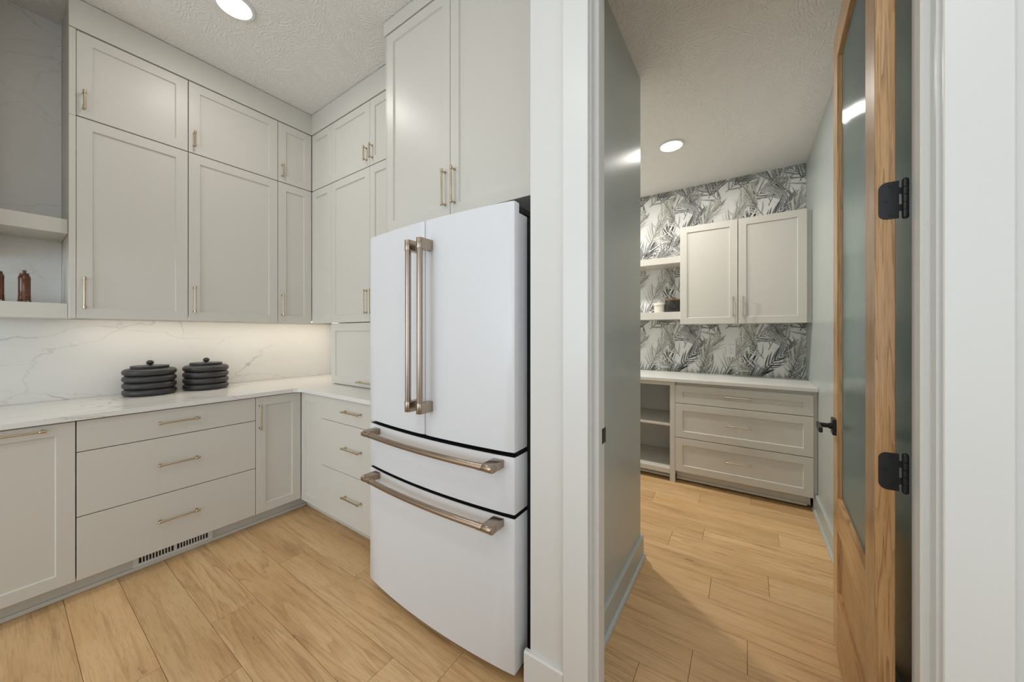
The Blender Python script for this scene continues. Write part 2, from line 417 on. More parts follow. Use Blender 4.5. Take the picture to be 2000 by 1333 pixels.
for row in range(-18, 22):
    y = P0Y + row * PW
    xs, xe = (XW, 1.75) if y < 1.2 else ((XW, 0.44) if y < 1.7 else (-2.25, 0.44))
    if row < -9: xs, xe = XW, 1.75
    b0 = known.get(row, rnd.uniform(-2.4, -1.2))
    x = b0
    while x > xs: x -= PL
    while x < xe:
        a, b = max(x, xs), min(x + PL, xe)
        if b - a > 0.03:
            me = full if (b - a) > PL - 1e-4 else plank_mesh(b - a)
            link('plank', me, floor, T(a, y, 0)); nplank += 1
        x += PL
# walls
struct('wall_left', boxm('w', XW-0.15, XW, -4.15, YK+0.1, 0, HK, 'wall'))
struct('wall_fridge', boxm('w', XW, -0.665, YK, 2.095, 0, HK, 'wall'))
# pantry face of that wall and partition, in grey-green
struct('wall_pantry_front', boxm('w', -2.3, -0.514, 2.0955, 2.105, 0, HP, 'sage'))
struct('wall_partition', boxm('w', -0.665, -0.525, YD, 2.095, 0, HK, 'wall'))
struct('wall_pantry_left', boxm('w', -0.524, -0.512, YP+0.001, 2.105, 0, HP, 'sage'))
bm = bmesh.new()
box(bm, -0.5245, -0.446, YD, YP, 0, HK)                     # left of the door
box(bm, 0.351, 1.75, YD, YP, 0, HK)                         # right of the door
box(bm, -0.446, 0.351, YD, YP, 2.60, HK)                    # above the door
struct('wall_door', mesh_from(bm, 'w', 'wall'))
struct('wall_pantry_right', boxm('w', XR, XR+0.15, YP+0.001, YB+0.15, 0, HP, 'sage'))
wpb = struct('wall_pantry_back', boxm('w', -2.3, XR, YB, YB+0.15, 0, HP, 'wall'))
struct('wall_pantry_end', boxm('w', -2.45, -2.3, 2.095, YB+0.15, 0, HP, 'sage'))
struct('ceiling', boxm('c', XW-0.15, 3.3, -4.3, YK+0.05, HK, HK+0.1, 'ceil'))
bm = bmesh.new(); box(bm, -2.45, XR+0.15, 2.0955, YB+0.15, HP, HP+0.1)
struct('ceiling_pantry', mesh_from(bm, 'c', 'ceil'))
struct('ceiling_entry', boxm('c', -0.5245, XR+0.15, YP+0.001, 2.0955, HP, HP+0.1, 'ceil'))
# the unseen end of the kitchen, with its windows
bm = bmesh.new()
yb0, yb1 = -4.25, -4.1
for x0, x1, z0, z1 in ((XW, -3.0, 0, HK), (-0.9, 0.2, 0, HK), (2.4, 3.15, 0, HK), (-3.0, -0.9, 0, 0.05), (-3.0, -0.9, 2.56, HK), (0.2, 2.4, 0, 0.4), (0.2, 2.4, 2.7, HK)):
    box(bm, x0, x1, yb0, yb1, z0, z1)
struct('wall_back', mesh_from(bm, 'w', 'wall'))
bm = bmesh.new()
for y0, y1, z0, z1 in ((-4.1, -2.8, 0, HK), (-0.4, 1.235, 0, HK), (-2.8, -0.4, 0, 0.4), (-2.8, -0.4, 2.7, HK)):
    box(bm, 3.15, 3.3, y0, y1, z0, z1)
struct('wall_right', mesh_from(bm, 'w', 'wall'))
struct('wall_far_right', boxm('w', 1.75, 3.15, 1.11, 1.235, 0, HK, 'wall'))
def window(n, mw, w_, h_):
    bm = bmesh.new()
    for x0, x1, z0, z1 in ((0, 0.06, 0, h_), (w_-0.06, w_, 0, h_), (0.06, w_-0.06, 0, 0.06), (0.06, w_-0.06, h_-0.06, h_), (w_/2-0.025, w_/2+0.025, 0.06, h_-0.06)):
        box(bm, x0, x1, 0, 0.06, z0, z1, 0.003)
    o = struct('window_%d' % n, mesh_from(bm, 'window_frame', 'white'), None, mw)
    for a, b in ((0.06, w_/2-0.025), (w_/2+0.025, w_-0.06)):
        link('pane', boxm('pane', a, b, 0.028, 0.034, 0.06, h_-0.06, 'pane'), o, mw)
window(1, T(-0.9, -4.15, 0.05) @ RZ(180), 2.1, 2.51)
window(2, T(2.4, -4.15, 0.4) @ RZ(180), 2.2, 2.3)
window(3, T(3.2, -0.4, 0.4) @ RZ(-90), 2.4, 2.3)
# wide planks beyond the counted ones are plain boards of the adjoining room
bm = bmesh.new()
for row in range(-24, 7):
    y = P0Y + row * PW; x = 1.75 - rnd.uniform(0, 1.2)
    while x < 3.15:
        a, b = max(x, 1.75), min(x+PL, 3.15)
        if b-a > 0.02: box(bm, a+0.0006, b-0.0006, y+0.0006, y+PW-0.0006, -0.006, 0)
        x += PL
for row in range(-24, -18):
    y = P0Y + row * PW; x = XW - rnd.uniform(0, 1.2)
    while x < 1.75:
        a, b = max(x, XW), min(x+PL, 1.75)
        if b-a > 0.02: box(bm, a+0.0006, b-0.0006, y+0.0006, y+PW-0.0006, -0.006, 0)
        x += PL
o = link('far_planks', mesh_from(bm, 'far_planks', 'plank'), floor); o['kind'] = 'stuff'

# trim: door casing, jamb and stop
HD = 2.565
def casing(n, x0, x1):
    struct('trim_%d' % n, boxm('casing', x0, x1, YD-0.018, YD, 0, HD+0.005, 'white', 0.002))
casing(1, -0.525, -0.4335); casing(2, 0.3385, 0.430)
struct('trim_3', boxm('casing_head', -0.525, 0.430, YD-0.018, YD, HD+0.006, HD+0.098, 'white', 0.002))
def jamb(n, xa, s):
    # s=+1: left jamb, face looks to +X
    bm = bmesh.new()
    pts = [(xa, YD-0.0005), (xa, YP+0.004), (xa-s*0.018, YP+0.004), (xa-s*0.018, YD-0.0005)]
    prism(bm, pts if s > 0 else pts[::-1], 0, HD, 0.0012)
    j = struct('trim_%d' % n, mesh_from(bm, 'jamb', 'white'))
    bm = bmesh.new()
    st = [(xa, YD+0.030), (xa+s*0.006, YD+0.030), (xa+s*0.0125, YD+0.037), (xa+s*0.0125, YD+0.068), (xa, YD+0.068)]
    prism(bm, st, 0, HD, 0.001)
    link('door_stop', mesh_from(bm, 'stop', 'white'), j)
    return j
jl = jamb(4, -0.4285, 1); jr = jamb(5, 0.3335, -1)
struct('trim_6', boxm('head_jamb', -0.4284, 0.3334, YD, YP+0.004, HD-0.012, HD+0.005, 'white'))
bm = bmesh.new(); box(bm, -0.4285, -0.4262, YD+0.075, YP+0.014, 0.914, 0.968, 0.0005)
link('strike_plate', mesh_from(bm, 'strike', 'black'), jl)
# baseboards
def baseboard(name, mat, p, q, n, h_=0.13, shoe=True, t=0.015, parent=None):
    """run from p to q, n = outward unit (x, y)"""
    bm = bmesh.new()
    d = Vector((q[0]-p[0], q[1]-p[1])); ln = d.length; d.normalize()
    prof = [(0, 0), (t, 0), (t, h_-0.006), (t-0.005, h_), (0, h_)]
    def ext(prof):
        rows = [[bm.verts.new((p[0]+d.x*u+n[0]*a, p[1]+d.y*u+n[1]*a, z)) for a, z in prof] for u in (0, ln)]
        k = len(prof)
        for i in range(k): bm.faces.new((rows[0][i], rows[0][(i+1)%k], rows[1][(i+1)%k], rows[1][i]))
        bm.faces.new(rows[0]); bm.faces.new(rows[1][::-1])
    ext(prof)
    o = struct(name, mesh_from(bm, 'baseboard', mat))
    if shoe:
        bm = bmesh.new()
        ext([(t, 0), (t+0.013, 0), (t+0.013, 0.012), (t+0.009, 0.019), (t, 0.022)])
        link('shoe_moulding', mesh_from(bm, 'shoe', mat), o)
    return o
baseboard('baseboard_partition', 'white', (-0.683, YD), (-0.5255, YD), (0, -1), 0.134, False, 0.018)
baseboard('baseboard_door_right', 'white', (0.4305, YD), (1.75, YD), (0, -1), 0.134, False, 0.018)
baseboard('baseboard_pantry_left', 'sage_trim', (-0.512, YP+0.002), (-0.512, 2.12), (1, 0))
baseboard('baseboard_pantry_right', 'sage_trim', (XR, YP+0.002), (XR, 3.40), (-1, 0))
baseboard('baseboard_pantry_front', 'sage_trim', (-2.3, 2.105), (-0.513, 2.105), (0, 1))

# ------------------------------------------------------------------ kitchen cabinets
ML = lambda x, y, z: T(x, y, z) @ RZ(90)       # facing +X
XU, XB = -3.03, -2.716
ZA, ZB_, ZC, ZD_ = 1.395, 2.500, 2.506, 2.970
cols = [(0.2425, 0.6995), (0.7035, 1.2250), (1.2290, 1.4790)]
low_l = ['wide shaker wall cabinet beside the marble-backed open shelves', 'shaker wall cabinet above the second black canister, hung between a wider and a narrow door', 'narrow shaker wall cabinet in the inner corner above the counter']
top_l = ['short top cabinet over the wide wall cabinet beside the open shelves', 'short top cabinet in the middle of the left-hand row under the soffit', 'narrow short top cabinet in the inner corner under the soffit']
for i, (a, b) in enumerate(cols):
    hx = 0.026
    w_ = b - a
    c = cabinet('wall_cabinet', low_l[i], ML(XU, a, ZA), w_ if i < 2 else YK-0.002-a, 0.359, 0.022, ZB_-ZA, [('door', 0, 0, w_, ZB_-ZA, 'shaker', (hx, 0.14, 0.178))], group='wall cabinets over the kitchen counter')
    c2 = cabinet('top_cabinet', top_l[i], ML(XU, a, ZC), w_, 0.359, -0.006, ZD_-ZC+0.004, [('door', 0, 0, w_, ZD_-ZC, 'shaker', (hx, 0.089, 0.106))], group='top row cabinets under the soffit')
    if i == 0:
        m = ML(XU, a, ZA)
        link('end_panel', boxm('end_panel', -0.0255, -0.0015, 0.0, 0.359, 0, ZB_-ZA, 'cab', 0.001), c, m)
        m = ML(XU, a, ZC)
        link('end_panel', boxm('end_panel', -0.0255, -0.0015, 0.0, 0.359, -0.005, ZD_-ZC+0.004, 'cab', 0.001), c2, m)
YU = 1.482
xf0, xf1 = -3.030, -2.7285
cabinet('corner_cabinet', 'narrow handleless shaker cabinet turning the inner corner above the counter', T(xf0, YU, ZA), xf1-xf0, 0.359, 0.022, ZB_-ZA, [('door_panel', 0.002, 0, xf1-xf0-0.004, ZB_-ZA, 'shaker', None)], group='wall cabinets over the kitchen counter')
cabinet('corner_top_cabinet', 'small handleless shaker cabinet in the inner corner under the soffit', T(xf0, YU, ZC), xf1-xf0, 0.359, -0.006, ZD_-ZC+0.004, [('door_panel', 0.002, 0, xf1-xf0-0.004, ZD_-ZC, 'shaker', None)], group='top row cabinets under the soffit')
xt0, xs_, xt1 = -2.727, -2.2195, -1.760
wt = xt1 - xt0; wl = xs_ - xt0
cabinet('tall_cabinet', 'two-door shaker cabinet above the appliance garage beside the fridge', T(xt0, YU, ZA), wt, 0.359, 0, ZB_-ZA,
        [('door', 0, 0, wl-0.0015, ZB_-ZA, 'shaker', (wl-0.033, 0.143, 0.178)), ('door', wl+0.0015, 0, wt-wl-0.0015, ZB_-ZA, 'shaker', (0.033, 0.143, 0.178))])
cabinet('tall_top_cabinet', 'two-door top cabinet under the soffit beside the tall fridge cabinet', T(xt0, YU, ZC), wt, 0.359, -0.006, ZD_-ZC+0.004,
        [('door', 0, 0, wl-0.0015, ZD_-ZC, 'shaker', (wl-0.033, 0.089, 0.106)), ('door', wl+0.0015, 0, wt-wl-0.0015, ZD_-ZC, 'shaker', (0.033, 0.089, 0.106))])
cabinet('appliance_garage', 'appliance garage with a lift-up shaker door standing on the counter', T(xt0, YU, 0.9145), wt, 0.359, 0, 0.477,
        [('lift_door', 0, 0.006, wt, 0.468, 'shaker', (wt/2, 0.036, 0.21, True))])
# soffits
def soffit(n, me): return struct('trim_%d' % n, me)
soffit(10, boxm('soffit', XW, XU+0.004, 0.2165, YK, 2.977, HK-0.004, 'cab', 0.0012))
soffit(11, boxm('soffit', XU+0.0045, -1.7605, YU-0.004, YK, 2.977, HK-0.004, 'cab', 0.0012))
# cabinet over the fridge
xg0, xg1, YF = -1.757, -0.7235, 1.28
zf0, zf1 = 1.906, 3.058
wg = xg1 - xg0; hg = zf1 - zf0; sp = -1.2402 - xg0
fc = cabinet('fridge_cabinet', 'tall two-door cabinet built in over the white refrigerator', T(xg0, YF, zf0), wg, YK-YF-0.001, 0, hg,
        [('door', 0.008, 0, sp-0.0095, hg, 'shaker', (sp-0.0095-0.031, 0.144, 0.187)), ('door', sp+0.0015, 0, wg-sp-0.0015, hg, 'shaker', (0.031, 0.144, 0.187))])
m = T(xg0, YF, zf0)
link('side_panel', boxm('side_panel', -0.001, 0.007, 0.0, YK-YF-0.001, 0, hg, 'cab', 0.0008), fc, m)
link('filler_strip', boxm('filler_strip', wg+0.001, wg+0.0575, 0.004, 0.03, 0, hg, 'cab', 0.0008), fc, m)
soffit(12, boxm('soffit', -1.774, -0.6655, YF-0.004, YK, 3.064, HK-0.004, 'cab', 0.0012))
fp = tag(link('fridge_side_panel', boxm('side_panel', -1.757, -1.738, YF+0.03, YK-0.001, 0.9145, 1.905, 'cab', 0.001)), 'upright panel standing on the counter beside the refrigerator', 'panel')

# base cabinets
zb, zt = 0.098, 0.880
def base_left(label, a, b, fronts, name='base_cabinet'):
    return cabinet(name, label, ML(XB, a, 0), b-a, 0.672, zb, zt+0.006, fronts, group='base cabinets under the counter')
wdw = 0.2145 + 0.395
base_left('base cabinet with one shaker front and a long handle along its top rail', -0.395, 0.2145, [('door', 0, zb, wdw, zt-zb, 'shaker', (wdw/2, 0.759, 0.44, True))])
base_left('shaker base cabinet further along the run below the open shelves', -1.20, -0.399, [('door', 0, zb, 0.3995, zt-zb, 'shaker', (0.37, 0.65, 0.178)), ('door', 0.4025, zb, 0.3995, zt-zb, 'shaker', (0.03, 0.65, 0.178))])
wd = 0.9655 - 0.2185
dz = [(zb, 0.4065), (0.4105, 0.7255), (0.7295, zt)]
hz = [0.264, 0.577, 0.811]
base_left('wide base cabinet of three flat drawers above the floor vent', 0.2185, 0.9655, [('drawer_front', 0, a, wd, b-a, 'slab', (0.369, z-a, 0.178, True)) for (a, b), z in zip(dz, hz)], 'drawer_cabinet')
wc = 1.2505 - 0.9685
base_left('narrow shaker base cabinet in the inner corner with an upright handle', 0.9685, 1.2505, [('door', 0, zb, wc, zt-zb, 'shaker', (0.021, 0.651, 0.17))])
xq0, xq1, xq2 = -2.7155, -2.430, -1.672
cabinet('corner_base_cabinet', 'handleless shaker panel front of the corner base cabinet', T(xq0, 1.252, 0), xq1-xq0, 0.589, 0.089, zt+0.006, [('door_panel', 0.003, 0.089, xq1-xq0-0.0032, zt-0.089, 'shaker', None)], group='base cabinets under the counter')
cabinet('drawer_cabinet', 'base cabinet of three flat drawers next to the refrigerator', T(xq1, 1.252, 0), xq2-xq1, 0.589, 0.089, zt+0.006,
        [('drawer_front', 0.0002, a, xq2-xq1, b-a, 'slab', (0.384, z-a, 0.19, True)) for (a, b), z in zip([(0.089, 0.404), (0.407, 0.7225), (0.7255, zt)], hz)], group='base cabinets under the counter')
# toe kicks
def toe(n, me, shoe):
    o = struct('baseboard_%s' % n, me); link('shoe_moulding', shoe, o)
toe('toe_left', boxm('toe', -2.84, -2.800, -1.2, YK-0.5, 0, 0.0975, 'cab'), boxm('shoe', -2.7995, -2.786, -1.2, 1.3235, 0, 0.02, 'cab', 0.003))
toe('toe_right', boxm('toe', -2.7995, -1.672, 1.336, 1.40, 0, 0.0885, 'cab'), boxm('shoe', -2.785, -1.672, 1.3235, 1.3355, 0, 0.02, 'cab', 0.003))
# floor vent in the toe kick
vm = T(-2.7995, 0.418, 0.0)
v = thing('toe_kick_vent', 'white slotted heating register set in the toe kick', 'vent', vm)
W = 0.342
def vbox(nm, y0, y1, z0, z1, x0, x1, mat): link(nm, boxm(nm, x0, x1, y0, y1, z0, z1, mat, 0.0008 if mat == 'vent' else 0), v, vm)
vbox('dark_duct', 0.012, W-0.012, 0.030, 0.088, 0.0002, 0.002, 'gap')
vbox('frame_rail', 0, W, 0.0205, 0.034, 0.0005, 0.0105, 'vent'); vbox('frame_rail', 0, W, 0.086, 0.0965, 0.0005, 0.0105, 'vent')
for a, b in ((0, 0.022), (W/2-0.007, W/2+0.007), (W-0.022, W)): vbox('frame_stile', a, b, 0.0342, 0.0858, 0.0005, 0.0105, 'vent')
fin = boxm('fin', 0.0015, 0.0085, 0, 0.0050, 0.0343, 0.0857, 'vent')
for a, b in ((0.022, W/2-0.007), (W/2+0.007, W-0.022)):
    for k in range(1, 11):
        link('fin', fin, v, vm @ T(0, a + (b-a)*k/11 - 0.0025, 0))

# worktop: L shape with a softened inner corner
ex, ey, r = -2.693, 1.229, 0.055
pts = [(XW+0.013, -1.2), (ex, -1.2), (ex, ey-r)]
for k in range(9):
    a = math.pi - k*math.pi/16
    pts.append((ex+r + r*math.cos(a), ey-r + r*math.sin(a)))
pts += [(-1.66, ey), (-1.66, YK-0.013), (XW+0.013, YK-0.013)]
bm = bmesh.new(); prism(bm, pts, 0.888, 0.914, 0.0022, 2)
tag(link('countertop', mesh_from(bm, 'countertop', 'marble')), 'white veined quartz worktop running round the kitchen corner', 'countertop')
# stone behind: low strip under the uppers and full height behind the open shelves
bs = thing('stone_backsplash', 'white veined stone backsplash rising to the ceiling behind the open shelves', 'backsplash', T(XW, 0, 0.914))
bsm = T(XW, 0, 0.914)
link('slab', boxm('slab', 0.0005, 0.012, -2.2, YK-0.013, 0.0005, ZA-0.914-0.0005, 'marble'), bs, bsm)
link('slab', boxm('slab', 0.0005, 0.012, -2.2, 0.216, ZA-0.914, HK-0.914-0.0005, 'marble'), bs, bsm)
link('slab', boxm('slab', 0.012, -2.7285-XW, YK-0.0125, YK-0.0005, 0.0005, ZA-0.914-0.0005, 'marble'), bs, bsm)
# under-cabinet strip
for nm, x0, x1, y0, y1 in (('under_cabinet_light', -3.20, -3.185, 0.26, 1.80), ('under_cabinet_light', -3.0, -2.76, 1.655, 1.67)):
    o = tag(link(nm, boxm('led', x0, x1, y0, y1, ZA+0.013, ZA+0.0218, 'led')), 'warm light strip fixed beneath the wall cabinets' if x0 < -3.1 else 'short warm light strip beneath the handleless corner cabinet', 'light')
    al = area_light('led_light', ((x0+x1)/2, (y0+y1)/2, ZA+0.011), (0, 0, 0), max(0.03, x1-x0), max(0.03, y1-y0), 1.05*max(x1-x0, y1-y0), (1.0, 0.90, 0.76))
# open shelves
XS = -3.06
for z0, z1, lab in ((1.394, 1.474, 'lower thick floating shelf carrying the wooden mills'), (1.853, 1.932, 'empty thick floating shelf above the wooden mills')):
    tag(link('floating_shelf', boxm('shelf', XW+0.0125, XS, -0.0695, 0.2160, z0, z1, 'cab', 0.0015)), lab, 'shelf', 'floating shelves on the stone wall')
# unseen range hood and island, added to shade the stone wall and low fridge
hm = T(XW+0.0125, -0.07, 1.72)
hd = thing('added_range_hood', 'unseen boxed range hood added beyond the open shelves to shade the stone wall', 'hood', hm)
link('chimney', boxm('chimney', 0, 0.60, -1.20, 0, 0.16, HK-1.72-0.001, 'cab', 0.003), hd, hm)
link('lower_band', boxm('band', 0, 0.625, -1.225, 0, 0, 0.159, 'cab', 0.003), hd, hm)
im = T(-1.50, -1.75, 0)
il = thing('added_kitchen_island', 'unseen kitchen island added behind the viewer to shade the lower refrigerator', 'island', im)
link('body', boxm('body', 0.04, 2.36, 0.04, 0.91, 0.09, 0.884, 'cab', 0.002), il, im)
link('plinth', boxm('plinth', 0.1, 2.3, 0.1, 0.85, 0, 0.0898, 'cab'), il, im)
link('worktop', boxm('worktop', 0, 2.4, 0, 0.95, 0.8842, 0.914, 'marble', 0.002), il, im)
# mills
def mill(x, y, lab):
    mw = T(x, y, 1.474) @ RZ(35)
    t = thing('pepper_mill', lab, 'mill', mw, 'wooden mills on the lower shelf')
    bm = bmesh.new()
    lathe(bm, [(0, 0), (0.0245, 0), (0.0245, 0.004), (0.0228, 0.010), (0.0205, 0.016), (0.0218, 0.019), (0.0218, 0.0225), (0.0205, 0.025), (0.0205, 0.029), (0.0215, 0.031), (0.0215, 0.034), (0.0204, 0.037), (0.0202, 0.124), (0.0213, 0.126), (0.0213, 0.130), (0.0204, 0.132), (0.0200, 0.138), (0.0150, 0.150), (0.0158, 0.152), (0.0158, 0.156), (0.010, 0.159), (0, 0.160)], 36)
    link('body', mesh_from(bm, 'mill_body', 'copper', True, 40), t, mw)
    bm = bmesh.new(); lathe(bm, [(0.005, 0.1595), (0.005, 0.163), (0.0072, 0.166), (0.0072, 0.170), (0.004, 0.1735), (0, 0.174)], 20)
    link('top_knob', mesh_from(bm, 'knob', 'lid', True, 40), t, mw)
    bm = bmesh.new(); tube(bm, [(0.0215, -0.004, 0.012), (0.027, -0.007, 0.008), (0.0285, -0.003, 0.003), (0.031, 0.004, 0.0012)], 0.0012, 8)
    link('string_tie', mesh_from(bm, 'string', 'cream', True), t, mw)
mill(-3.18, 0.082, 'turned brown wooden mill on the lower shelf nearer the wall cabinet')
mill(-3.18, 0.002, 'turned brown wooden mill on the lower shelf further from the wall cabinet')
# canisters
def canister(x, y, lab):
    mw = T(x, y, 0.9142)
    t = thing('canister', lab, 'canister', mw, 'black ringed canisters')
    bm = bmesh.new(); R = 0.127; hh = 0.0425
    prof = [(0, 0.0), (R-0.026, 0.0)]
    for k in range(4):
        for j in range(0, 13):
            a = -math.pi/2 + math.pi*j/12
            prof.append((R-0.021+0.021*math.cos(a)*1.0 - (0.004 if j in (0, 12) else 0), k*hh + hh/2 + (hh/2)*math.sin(a)))
    prof += [(0.094, 4*hh), (0, 4*hh)]
    lathe(bm, prof, 64); link('body', mesh_from(bm, 'canister_body', 'char', True, 50), t, mw)
    bm = bmesh.new(); z = 4*hh
    lathe(bm, [(0, z+0.0003), (0.089, z+0.0003), (0.090, z+0.002), (0.090, z+0.0165), (0.0885, z+0.018), (0, z+0.018)], 64)
    ld = link('lid', mesh_from(bm, 'lid', 'char', True, 40), t, mw)
    bm = bmesh.new(); z2 = z+0.018
    prof = [(0.008, z2+0.0001), (0.007, z2+0.004)] + [(0.0185*math.sin(math.pi*(1-k/12)), z2+0.0165-0.0165*math.cos(math.pi*k/12)+0.002) for k in range(2, 13)]
    prof[-1] = (0, prof[-1][1])
    lathe(bm, prof, 28); link('knob', mesh_from(bm, 'knob', 'knobwood', True, 60), ld, mw)
canister(-3.235, 0.561, 'charcoal ringed canister nearer the open shelves, ball knob on its lid')
canister(-3.235, 0.846, 'charcoal ringed canister nearer the inner corner, ball knob on its lid')

# ------------------------------------------------------------------ refrigerator
FX0, FX1 = -1.619, -0.709; FXC = (FX0+FX1)/2; FHW = (FX1-FX0)/2
def fy(x):                                  # bowed front, standing very slightly askew
    t = (x-FXC)/FHW
    return 1.046 + 0.030*t*t - 0.007*t
fr = thing('refrigerator', 'white french-door refrigerator with brushed bronze handles', 'refrigerator', T(FXC, 1.45, 0))
def fpanel(nm, x0, x1, z0, z1, yb=1.160):
    bm = bmesh.new(); n = 20; e = 0.004
    pts = [(x0, yb), (x0, fy(x0)+e), (x0+e*0.3, fy(x0)+e*0.3)]
    pts += [(x0+e+(x1-x0-2*e)*k/n, fy(x0+e+(x1-x0-2*e)*k/n)) for k in range(n+1)]
    pts += [(x1-e*0.3, fy(x1)+e*0.3), (x1, fy(x1)+e), (x1, yb)]
    prism(bm, pts, z0, z1, 0.0025, 2)
    return link(nm, mesh_from(bm, nm, 'fridge', True, 30), fr)
dl = fpanel('door', FX0, FXC-0.0025, 0.868, 1.804)
# the right-hand door is cut back at the top for its hinge, so it is built in two heights
bm = bmesh.new(); n = 20; x0, x1 = FXC+0.0025, FX1; e = 0.004
pts = [(x0, 1.100), (x0, fy(x0)+e), (x0+e*0.3, fy(x0)+e*0.3)] + [(x0+e+(x1-x0-2*e)*k/n, fy(x0+e+(x1-x0-2*e)*k/n)) for k in range(n+1)] + [(x1-e*0.3, fy(x1)+e*0.3), (x1, fy(x1)+e), (x1, 1.100)]
prism(bm, pts, 0.868, 1.804, 0.0025, 2); box(bm, x0, x1, 1.098, 1.160, 0.868, 1.768, 0.0025)
dr = link('door', mesh_from(bm, 'door', 'fridge', True, 30), fr)
d1 = fpanel('drawer', FX0, FX1, 0.637, 0.850)
d2 = fpanel('drawer', FX0, FX1, 0.044, 0.621)
link('body', boxm('case', FX0+0.008, FX1-0.004, 1.176, 1.80, 0.045, 1.772, 'fridge_dark', 0.004), fr)
link('gasket', boxm('gasket', FX0+0.010, FX1-0.010, 1.1602, 1.1758, 0.05, 1.770, 'gap'), fr)
bm = bmesh.new(); n = 20     # dark recesses seen between doors and drawers
for z0, z1 in ((0.851, 0.867), (0.622, 0.636)):
    prism(bm, [(FX0+0.008, 1.159)] + [(FX0+0.008+(FX1-FX0-0.016)*k/n, fy(FX0+0.008+(FX1-FX0-0.016)*k/n)+0.040) for k in range(n+1)] + [(FX1-0.008, 1.159)], z0, z1)
for zt_ in (0.850, 0.621):   # black upper edges of the drawers
    prism(bm, [(FX0+0.002, 1.159)] + [(FX0+0.002+(FX1-FX0-0.004)*k/n, fy(FX0+0.002+(FX1-FX0-0.004)*k/n)+0.004) for k in range(n+1)] + [(FX1-0.002, 1.159)], zt_-0.0005, zt_+0.0006)
link('recess', mesh_from(bm, 'recess', 'gap'), fr)
bm = bmesh.new(); box(bm, FX0+0.02, FX1-0.02, 1.14, 1.79, 0.008, 0.0445); link('base_grille', mesh_from(bm, 'grille', 'gap'), fr)
for x in (FX0+0.05, FX1-0.05):
    bm = bmesh.new(); lathe(bm, [(0, 0), (0.016, 0), (0.016, 0.012), (0.006, 0.014), (0.006, 0.030), (0, 0.030)], 16, (x, 1.175)); link('levelling_foot', mesh_from(bm, 'foot', 'black', True, 40), fr)
    xx = FX1-0.075 if x > FXC else FX0+0.005
    bm = bmesh.new(); box(bm, xx, xx+0.07, 1.105, 1.24, 1.7725, 1.800, 0.004)
    link('hinge_cover', mesh_from(bm, 'hinge_cover', 'black'), fr)
# handles: bar, two collars and two brackets each
def v_handle(door, x):
    y = 0.985; z0, z1 = 0.976, 1.711
    bm = bmesh.new(); tube(bm, [(x, y, z0+0.01), (x, y, z1-0.01)], 0.0125, 28)
    h = link('handle', mesh_from(bm, 'bar', 'steelbar', True, 40), door)
    for a, b in ((z0, z0+0.045), (z1-0.045, z1)):
        bm = bmesh.new()
        yb = fy(x)-0.0002
        pts = [(x+0.0145*math.cos(t), y+0.0145*math.sin(t)) for t in [math.pi+math.pi*k/14 for k in range(15)]] + [(x+0.0145, yb), (x-0.0145, yb)]
        prism(bm, pts, a, b, 0.0015, 2); link('bracket', mesh_from(bm, 'bracket', 'steelbar', True, 35), h)
v_handle(dl, FXC-0.0365); v_handle(dr, FXC+0.0365)
def h_handle(dw, z):
    xa, xb = -1.558, -0.753; cxh = (xa+xb)/2
    yy = lambda x: 0.980 + 0.022*((x-cxh)/(xb-cxh))**2 - 0.006*(x-cxh)/(xb-cxh)
    bm = bmesh.new(); tube(bm, [(xa+0.01+(xb-xa-0.02)*k/28, yy(xa+0.01+(xb-xa-0.02)*k/28), z) for k in range(29)], 0.0125, 28)
    h = link('handle', mesh_from(bm, 'bar', 'steelbar', True, 40), dw)
    for a, b, side in ((xa, xa+0.045, -1), (xb-0.045, xb, 1)):
        bm = bmesh.new(); ym = yy((a+b)/2); yb = max(fy(a), fy(b)) + 0.001
        prof = [(ym+0.015*math.sin(t), 0.015*math.cos(t)) for t in [-math.pi*k/14 for k in range(15)]] + [(yb, -0.015), (yb, 0.015)]
        rows = [[bm.verts.new((u, p, z+q)) for p, q in prof] for u in (a, b)]
        k = len(prof); fs = [bm.faces.new(rows[0]), bm.faces.new(rows[1][::-1])]
        for i in range(k): bm.faces.new((rows[0][i], rows[0][(i+1)%k], rows[1][(i+1)%k], rows[1][i]))
        bmesh.ops.bevel(bm, geom=[e for f in fs for e in f.edges], offset=0.0015, segments=2, profile=0.5, affect='EDGES')
        link('bracket', mesh_from(bm, 'bracket', 'steelbar', True, 35), h)
        c = b if side < 0 else a
        bm = bmesh.new(); s = 0.022*(-side)
        tube(bm, [(c, yy(c), z), (c+s, yy(c+s), z)], 0.0138, 28); link('collar', mesh_from(bm, 'collar', 'steelbar', True, 40), h)
h_handle(d1, 0.822); h_handle(d2, 0.602)

# ------------------------------------------------------------------ pantry
YQ = 3.335
pq0, pq1 = -0.515, 0.4115
wq = pq1 - pq0
pc = cabinet('pantry_drawer_cabinet', 'grey base cabinet of three shaker drawers below the wallpapered wall', T(pq0, YQ, 0), wq, YB-YQ-0.002, 0.105, 0.885,
        [('drawer_front', 0, a, wq, b-a, 'shaker', None) for a, b in ((0.104, 0.3975), (0.4025, 0.6975), (0.7025, 0.858))], cat='cabinet')
for ch, z, (a, b) in zip([c for c in pc.children if c.name.startswith('drawer_front')], (0.262, 0.558, 0.791), ((0.104, 0.3975), (0.4025, 0.6975), (0.7025, 0.858))):
    add_handle(ch, WM[ch.name], wq/2-0.003, z-a, 0.185, True, 'nickel')
pm = T(pq0, YQ, 0)
link('stile', boxm('stile', wq+0.001, XR-pq0-0.001, 0.019, 0.045, 0.0, 0.885, 'cab', 0.001), pc, pm)
link('toe_board', boxm('toe', 0.0, wq-0.01, 0.075, 0.09, 0.022, 0.1045, 'cab'), pc, pm)
